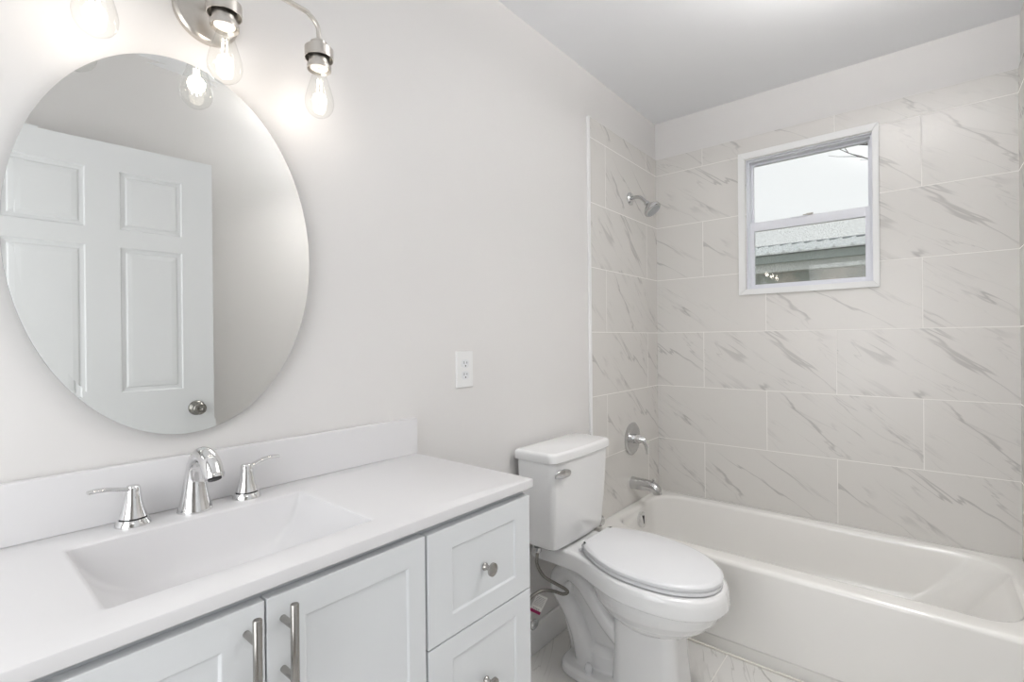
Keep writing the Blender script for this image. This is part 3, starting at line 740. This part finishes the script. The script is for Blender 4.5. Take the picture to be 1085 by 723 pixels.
# underside of the basin
und = []
for k in range(0, 9):
    t = k / 8; dd = math.sin(t * pi / 2); sxk = 1 - math.cos(t * pi / 2)
    und.append(rrect(scx, scy, shx + 0.012 - 0.130 * sxk, min(shy + 0.012, 0.15) - 0.06 * sxk, 0.02, CZ - 0.0225 - (D - 0.010) * dd))
add_loft(bm, und, cap0=False)
new_obj('top_slab', bm, MARB, ct, smooth='auto')
new_obj('backsplash', bx(cx0, cx1 + 0.004, -0.0215, -0.002, CZ, CZ + 0.106), MARB, ct, bevel=0.0015)
bm = bmesh.new(); add_lathe(bm, [(0, 0), (0.022, 0), (0.022, 0.002), (0.016, 0.005), (0, 0.006)], (scx, scy, CZ - 0.1150), seg=28)
new_obj('drain', bm, CHROME, ct, smooth='auto')

# ------------------------------------------------------------------ faucet
FXC, FYC = -2.427, -0.066
fa = thing('faucet', (FXC, FYC, CZ), 'polished chrome widespread faucet behind the sink basin', 'faucet')
bm = bmesh.new()
add_tube(bm, [(FXC, -0.062, CZ), (FXC, -0.062, CZ + 0.004), (FXC, -0.061, CZ + 0.03), (FXC, -0.062, CZ + 0.065), (FXC, -0.071, CZ + 0.096), (FXC, -0.094, CZ + 0.116), (FXC, -0.125, CZ + 0.119), (FXC, -0.150, CZ + 0.108), (FXC, -0.166, CZ + 0.088), (FXC, -0.169, CZ + 0.083)],
         [0.0315, 0.0310, 0.0245, 0.0190, 0.0160, 0.0150, 0.0165, 0.0180, 0.0180, 0.0165], seg=32)
spt = new_obj('spout', bm, CHROME, fa, smooth='auto')
bm = bmesh.new(); add_lathe(bm, [(0, 0), (0.0115, 0), (0.0115, 0.003), (0, 0.003)], (FXC, -0.1690, CZ + 0.0832), (0, -0.5, -0.87), seg=24)
new_obj('aerator', bm, BLACK, spt, smooth='auto')
for s in (-1, 1):
    hx_ = FXC + s * 0.1015; hy_ = -0.058
    bm = bmesh.new()
    add_lathe(bm, [(0, 0), (0.0285, 0), (0.0285, 0.003), (0.0245, 0.010), (0.0235, 0.012), (0, 0.012)], (hx_, hy_, CZ), seg=36)
    add_lathe(bm, [(0, 0.0148), (0.0225, 0.0148), (0.0180, 0.028), (0.0140, 0.045), (0.0120, 0.062), (0.0120, 0.069), (0.0095, 0.073), (0, 0.0740)], (hx_, hy_, CZ), seg=36)
    hn = new_obj('handle', bm, CHROME, fa, smooth='auto')
    bm = bmesh.new(); add_lathe(bm, [(0, 0.0118), (0.0215, 0.0118), (0.0215, 0.0150), (0, 0.0150)], (hx_, hy_, CZ), seg=32)
    new_obj('gasket_ring', bm, BLACK, hn, smooth='auto')
    bm = bmesh.new()
    dz = 0.0 if s < 0 else 0.004
    add_tube(bm, [(hx_ - s * 0.006, hy_, CZ + 0.067), (hx_ + s * 0.012, hy_ - 0.002, CZ + 0.0685 + dz * 0.3), (hx_ + s * 0.032, hy_ - 0.004, CZ + 0.0735 + dz), (hx_ + s * 0.052, hy_ - 0.006, CZ + 0.0765 + dz), (hx_ + s * 0.067, hy_ - 0.007, CZ + 0.0755 + dz)],
             [0.0095, 0.0095, 0.0092, 0.0100, 0.0080], seg=18, flat=0.42, flat_dir=(0, 0, 1))
    new_obj('lever', bm, CHROME, hn, smooth='auto')

# ------------------------------------------------------------------ mirror
MX, MZ, MA, MB_ = -2.4273, 1.4525, 0.2695, 0.3884
bm = bmesh.new(); n = 128
def er(g, y): return [(MX + (MA - g) * cos(2 * pi * i / n), y, MZ + (MB_ - g) * sin(2 * pi * i / n)) for i in range(n)]
R1 = [bm.verts.new(p) for p in er(0.0, -0.02210)]; R2 = [bm.verts.new(p) for p in er(0.016, -0.0220)]
for i in range(n): bm.faces.new((R1[i], R1[(i + 1) % n], R2[(i + 1) % n], R2[i]))
bm.faces.new(R2)
mroot = thing('mirror', (MX, -0.012, MZ - MB_), 'large frameless oval mirror on the wall above the sink', 'mirror')
for f in bm.faces:
    pass
new_obj('mirror_glass', bm, MIRROR, mroot)
bm = bmesh.new(); add_loft(bm, [er(0.0, -0.02210), er(0.0, -0.0170), er(0.004, -0.0165)], cap0=False)
new_obj('mirror_backing', bm, MEDGE, mroot, smooth='auto')
for z in (-0.175, 0.175):
    new_obj('mounting_cleat', bx(MX - 0.12, MX + 0.12, -0.0165, 0.0, MZ + z - 0.02, MZ + z + 0.02), MEDGE, mroot)

# ------------------------------------------------------------------ vanity light
LY = -0.105; LX = -2.378
vl = thing('vanity_light', (LX, 0.0, 1.97), 'brushed nickel three-bulb vanity light above the mirror', 'wall lamp')
bm = bmesh.new(); add_lathe(bm, [(0, 0), (0.0640, 0), (0.0640, 0.012), (0.0600, 0.016), (0.057, 0.018), (0, 0.018)], (LX, 0.0, 1.972), (0, -1, 0), seg=64)
new_obj('backplate', bm, NICKEL, vl, smooth='auto')
bm = bmesh.new()
add_tube(bm, [(LX, -0.017, 1.992), (LX, -0.060, 1.996), (LX, -0.095, 2.012), (LX, LY, 2.024)], 0.0065, seg=14)
SP = 0.2065
add_tube(bm, [(LX - SP, LY, 1.955), (LX - SP, LY, 1.985), (LX - SP + 0.004, LY, 2.005), (LX - SP + 0.022, LY, 2.021), (LX - SP + 0.05, LY, 2.026), (LX, LY, 2.026), (LX + SP - 0.05, LY, 2.026), (LX + SP - 0.022, LY, 2.021), (LX + SP - 0.004, LY, 2.005), (LX + SP, LY, 1.985), (LX + SP, LY, 1.955)], 0.0055, seg=14, sub=8)
add_tube(bm, [(LX, LY, 2.026), (LX, LY, 1.955)], 0.0055, seg=14)
new_obj('arm', bm, NICKEL, vl, smooth='auto')
random.seed(2)
for k in (-1, 0, 1):
    c = (LX + k * SP, LY, 1.900)
    bm = bmesh.new()
    add_lathe(bm, [(0, 0.068), (0.0155, 0.068), (0.0190, 0.065), (0.0190, 0.052), (0.0300, 0.052), (0.0325, 0.050), (0.0325, 0.026), (0.0308, 0.026), (0.0308, 0.048), (0.0230, 0.049), (0.0230, 0.012), (0.0262, 0.012), (0.0270, 0.008), (0.0270, 0.0), (0.0256, 0.0), (0.0230, 0.006), (0.0215, 0.006), (0.0215, 0.012), (0, 0.012)], c, seg=40)
    so = new_obj('socket', bm, NICKEL, vl, smooth='auto')
    bm = bmesh.new(); add_lathe(bm, [(0, 0.003), (0.0135, 0.003), (0.0135, 0.005), (0.0200, 0.005), (0.0205, 0.010), (0, 0.010)], c, seg=32)
    new_obj('lamp_holder', bm, CERAM, so, smooth='auto')
    b0 = c[2] + 0.004
    bm = bmesh.new()
    prof = [(0.0125, 0.0), (0.0128, -0.006), (0.0165, -0.018), (0.0220, -0.036), (0.0280, -0.056), (0.0320, -0.074), (0.0325, -0.084), (0.0300, -0.096), (0.0230, -0.107), (0.0120, -0.1145), (0.0045, -0.1175), (0.0, -0.118)]
    P3 = cr([(r, h, 0) for r, h in prof], 3)
    add_lathe(bm, [(p.x, p.y) for p in P3], (c[0], c[1], b0), seg=40)
    bu = new_obj('bulb', bm, GLASSB, vl, smooth=True)
    bm = bmesh.new()
    for j in range(4):
        a = j * pi / 2 + 0.4
        add_tube(bm, [(c[0] + 0.0045 * cos(a), c[1] + 0.0045 * sin(a), b0 - 0.028), (c[0] + 0.0085 * cos(a), c[1] + 0.0085 * sin(a), b0 - 0.085)], 0.0012, seg=6, sub=1)
    new_obj('filament', bm, FILA, bu)
    bm = bmesh.new()
    add_tube(bm, [(c[0], c[1], b0 - 0.001), (c[0], c[1], b0 - 0.02), (c[0], c[1], b0 - 0.032)], [0.006, 0.003, 0.0015], seg=10)
    new_obj('glass_stem', bm, GLASSB, bu, smooth=True)
    la = bpy.data.lights.new('bulb_light', 'POINT'); la.energy = BULB_W; la.shadow_soft_size = 0.018; la.color = (1.0, 0.90, 0.82)
    lo = bpy.data.objects.new('bulb_light', la); lo.location = Vector((c[0], c[1], b0 - 0.062)) - Vector(vl.location); COL.objects.link(lo); lo.parent = vl

# ------------------------------------------------------------------ outlet
ou = thing('electrical_outlet', (-1.597, 0.0, 1.155), 'white duplex wall outlet between the mirror and the tiled shower', 'outlet')
bm = bmesh.new()
add_loft(bm, [[(-1.597 + sx * hw, y, 1.1545 + sz * hh) for sx, sz in ((-1, -1), (1, -1), (1, 1), (-1, 1))] for hw, hh, y in ((0.039, 0.062, 0.0), (0.039, 0.062, -0.004), (0.0365, 0.0595, -0.0065))])
new_obj('cover_plate', bm, TRIM, ou)
for s in (-1, 1):
    zc = 1.1545 + s * 0.0195
    bm = bmesh.new()
    add_loft(bm, [[(x, y, z) for x, z in [(-1.597 + 0.0165 * max(-0.82, min(0.82, cos(2 * pi * i / 32) * 1.05)) / 0.82, zc + 0.0145 * sin(2 * pi * i / 32)) for i in range(32)]] for y in (-0.006, -0.0078)])
    rc = new_obj('receptacle', bm, pbr('outlet_face', (0.80, 0.81, 0.82), 0.4, noise=(40, 0.01)), ou)
    bm = bmesh.new()
    add_box(bm, -1.597 - 0.0075, -1.597 - 0.0055, -0.0081, -0.0075, zc - 0.001, zc + 0.008)
    add_box(bm, -1.597 + 0.0055, -1.597 + 0.0075, -0.0081, -0.0075, zc - 0.0, zc + 0.007)
    add_lathe(bm, [(0, 0), (0.0026, 0), (0.0026, 0.0005), (0, 0.0005)], (-1.597, -0.0076, zc - 0.0075), (0, -1, 0), seg=12)
    new_obj('slots', bm, DARKHOLE, rc)
bm = bmesh.new(); add_lathe(bm, [(0, 0), (0.003, 0), (0.0025, 0.001), (0, 0.0012)], (-1.597, -0.0064, 1.1545), (0, -1, 0), seg=12)
new_obj('screw', bm, TRIM, ou)

# ------------------------------------------------------------------ added fill lamps (bathroom and hall), out of view
def fill_panel(x, y, lx, ly, power, label):
    cl = thing('hall_fill_light', (x, y, ZC), label, 'fill light')
    bm = bmesh.new()
    o = [(x - lx / 2, y - ly / 2), (x + lx / 2, y - ly / 2), (x + lx / 2, y + ly / 2), (x - lx / 2, y + ly / 2)]
    def rg(g, z): return [(px + (g if px < x else -g), py + (g if py < y else -g), z) for px, py in o]
    add_loft(bm, [rg(0, ZC), rg(0, ZC - 0.030), rg(0.012, ZC - 0.034), rg(0.016, ZC - 0.026)])
    new_obj('lamp_frame', bm, TRIM, cl)
    bm = bmesh.new(); add_loft(bm, [rg(0.017, ZC - 0.027), rg(0.017, ZC - 0.031), rg(0.022, ZC - 0.032)])
    new_obj('diffuser', bm, LAMPD, cl)
    la = bpy.data.lights.new('fill_lamp', 'AREA'); la.shape = 'RECTANGLE'; la.size = lx - 0.04; la.size_y = ly - 0.04; la.energy = power; la.color = (1.0, 0.975, 0.95)
    lo = bpy.data.objects.new('fill_lamp', la); lo.location = (0, 0, -0.036); COL.objects.link(lo); lo.parent = cl
# added fill panel, emitting up and down, hung above the frame
px_, py_, pz_ = -1.20, -1.16, 2.32
pl = thing('hanging_fill_light', (px_, py_, ZC), 'added slim fill light panel hung under the bathroom ceiling', 'fill light')
new_obj('lamp_frame', bx(px_ - 0.23, px_ + 0.23, py_ - 0.14, py_ + 0.14, pz_ - 0.01, pz_ + 0.01), TRIM, pl, bevel=0.003)
for sx in (-0.19, 0.19):
    bm = bmesh.new(); add_tube(bm, [(px_ + sx, py_, pz_), (px_ + sx, py_, ZC)], 0.003, seg=8); new_obj('suspension_rod', bm, NICKEL, pl)
for nm, zz, rx, e in (('lower_diffuser', -0.0125, 0.0, FILL_DOWN_W), ('upper_diffuser', 0.0115, pi, FILL_UP_W)):
    new_obj(nm, bx(px_ - 0.21, px_ + 0.21, py_ - 0.12, py_ + 0.12, pz_ + zz, pz_ + zz + 0.001), LAMPD, pl)
    la = bpy.data.lights.new('fill_lamp', 'AREA'); la.shape = 'RECTANGLE'; la.size = 0.41; la.size_y = 0.23; la.energy = e; la.spread = radians(125 if rx == 0 else 180); la.color = (1.0, 0.985, 0.965)
    lo = bpy.data.objects.new('fill_lamp', la); lo.location = (0, 0, pz_ + (-0.018 if rx == 0 else 0.018) - ZC); lo.rotation_euler = (rx, 0, 0); COL.objects.link(lo); lo.parent = pl
fill_panel(-3.1, -2.25, 0.60, 0.60, HALL_FILL_W, 'added square fill light panel under the hallway ceiling')  # added unseen lamp, fills in through the doorway

# added fill light behind the camera, built like a frosted window on wall_back
bfill = thing('back_fill_panel', (XE, -0.75, 0.45), kind='structure')
bm = bmesh.new(); frame_ring(bm, XE, XE + 0.025, -0.15, -1.35, 0.45, 2.15, 0.05)
new_obj('casing', bm, TRIM, bfill, bevel=0.002)
new_obj('fill_pane', bx(XE + 0.002, XE + 0.008, -1.29, -0.21, 0.51, 2.09), emit('fill_pane_glow', (0.95, 0.98, 1.0), 0.3), bfill)
la = bpy.data.lights.new('back_fill_lamp', 'AREA'); la.shape = 'RECTANGLE'; la.size = 1.55; la.size_y = 1.05; la.energy = BACK_FILL_W; la.color = (0.97, 0.985, 1.0)
lo = bpy.data.objects.new('back_fill_lamp', la); lo.location = (XE + 0.012 - bfill.location.x, 0.0, 1.30 - 0.45); lo.rotation_euler = (0, -pi / 2, 0); COL.objects.link(lo); lo.parent = bfill

# ------------------------------------------------------------------ outside: ground, neighbouring building, bare tree
struct('ground', bx(0.15, 30, -20, 20, -0.35, -0.30), pbr('dry_grass', (0.20, 0.19, 0.12), 0.9, noise=(1.5, 0.3)))
nb = thing('neighbour_building', (9.5, 0.5, -0.30), 'low building with ribbed metal roof seen through the lower window pane', 'building')
m_wall2, nt, out = newmat('weathered_siding')
p = nt.nodes.new('ShaderNodeBsdfPrincipled'); p.inputs['Roughness'].default_value = 0.8
tc = nt.nodes.new('ShaderNodeTexCoord'); n1 = nt.nodes.new('ShaderNodeTexNoise'); n1.inputs['Scale'].default_value = 1.2; n1.inputs['Detail'].default_value = 6
r1 = nt.nodes.new('ShaderNodeValToRGB'); r1.color_ramp.elements[0].position = 0.38; r1.color_ramp.elements[0].color = (0.26, 0.28, 0.24, 1)
r1.color_ramp.elements[1].position = 0.62; r1.color_ramp.elements[1].color = (0.62, 0.52, 0.42, 1)
nt.links.new(tc.outputs['Object'], n1.inputs['Vector']); nt.links.new(n1.outputs['Fac'], r1.inputs['Fac']); nt.links.new(r1.outputs['Color'], p.inputs['Base Color']); nt.links.new(p.outputs['BSDF'], out.inputs['Surface'])
new_obj('wall', bx(7.3, 13.5, -5.5, 7.0, -0.30, 2.72), m_wall2, nb)
new_obj('fascia', bx(7.0, 7.3, -5.8, 7.3, 2.60, 2.735), pbr('fascia_grey_green', (0.36, 0.41, 0.39), 0.6, noise=(3, 0.15)), nb)
new_obj('soffit_band', bx(7.12, 7.3, -5.6, 7.1, 2.45, 2.60), pbr('pale_band', (0.75, 0.77, 0.75), 0.7, noise=(2, 0.2)), nb)
ROOFM = pbr('galvanised_roof', (0.88, 0.90, 0.91), 0.5, metal=0.0, noise=(1.5, 0.06))
bm = bmesh.new()
ye = -5.9; yw = 7.4
secs = []
def roof_pts(y):   # underside and top of a double pitch roof
    return [(6.92, y, 2.74), (10.4, y, 3.43), (13.9, y, 2.74), (13.9, y, 2.76), (10.4, y, 3.462), (6.92, y, 2.765)]
add_loft(bm, [roof_pts(ye), roof_pts(yw)])
k = ye + 0.05
while k < yw:
    add_loft(bm, [[(6.90, k + dy, 2.762 + dz) for dy, dz in ((-0.026, 0), (0.026, 0), (0.012, 0.036), (-0.012, 0.036))], [(10.4, k + dy, 3.46 + dz) for dy, dz in ((-0.026, 0), (0.026, 0), (0.012, 0.036), (-0.012, 0.036))]])
    k += 0.25
new_obj('roof', bm, ROOFM, nb)
bm = bmesh.new(); add_tube(bm, [(10.4, ye, 3.475), (10.4, yw, 3.475)], 0.03, seg=8, sub=1)
new_obj('ridge_cap', bm, pbr('ridge_grey', (0.28, 0.30, 0.31), 0.6, noise=(8, 0.3)), nb)

tr = thing('bare_tree', (5.6, -2.2, -0.30), 'bare tree whose thin twigs reach across the upper window pane', 'tree')
random.seed(11)
BARK = pbr('grey_bark', (0.10, 0.09, 0.085), 0.9, noise=(14, 0.3))
bm = bmesh.new()
add_tube(bm, [(5.6, -2.2, -0.30), (5.62, -2.22, 0.8), (5.55, -2.15, 1.9), (5.6, -2.1, 2.8), (5.5, -2.2, 3.6), (5.6, -2.3, 4.6)], [0.13, 0.11, 0.095, 0.08, 0.06, 0.03], seg=12)
new_obj('trunk', bm, BARK, tr, smooth=True)
def grow(bm, p, d, r, length, depth):
    pts = [p]; q = p.copy(); dd = d.copy()
    for k in range(4):
        dd = (dd + Vector((random.uniform(-.25, .25), random.uniform(-.25, .25), random.uniform(-.18, .2)))).normalized()
        q = q + dd * length / 4; pts.append(q.copy())
    add_tube(bm, pts, [r * (1 - 0.16 * i) for i in range(len(pts))], seg=5, sub=2)
    if depth > 0:
        for i in (1, 2, 3, 4):
            for _ in range(1 if i < 4 else 2):
                nd = (dd + Vector((random.uniform(-.8, .8), random.uniform(-.7, .7), random.uniform(-.6, .8)))).normalized()
                grow(bm, pts[i], nd, r * 0.5, length * 0.5, depth - 1)
bm = bmesh.new()
grow(bm, Vector((5.58, -2.1, 2.75)), Vector((-0.1, 1, 0.50)).normalized(), 0.024, 1.75, 2)
new_obj('branch', bm, BARK, tr)
for (z, dy, dz, L_) in ((3.3, -0.9, 0.7, 1.6), (3.6, -0.3, 1.2, 1.3), (2.9, -1, 0.5, 1.5)):
    bm = bmesh.new(); grow(bm, Vector((5.55, -2.15, z)), Vector((0.3, dy, dz)).normalized(), 0.03, L_, 2)
    new_obj('branch', bm, BARK, tr)
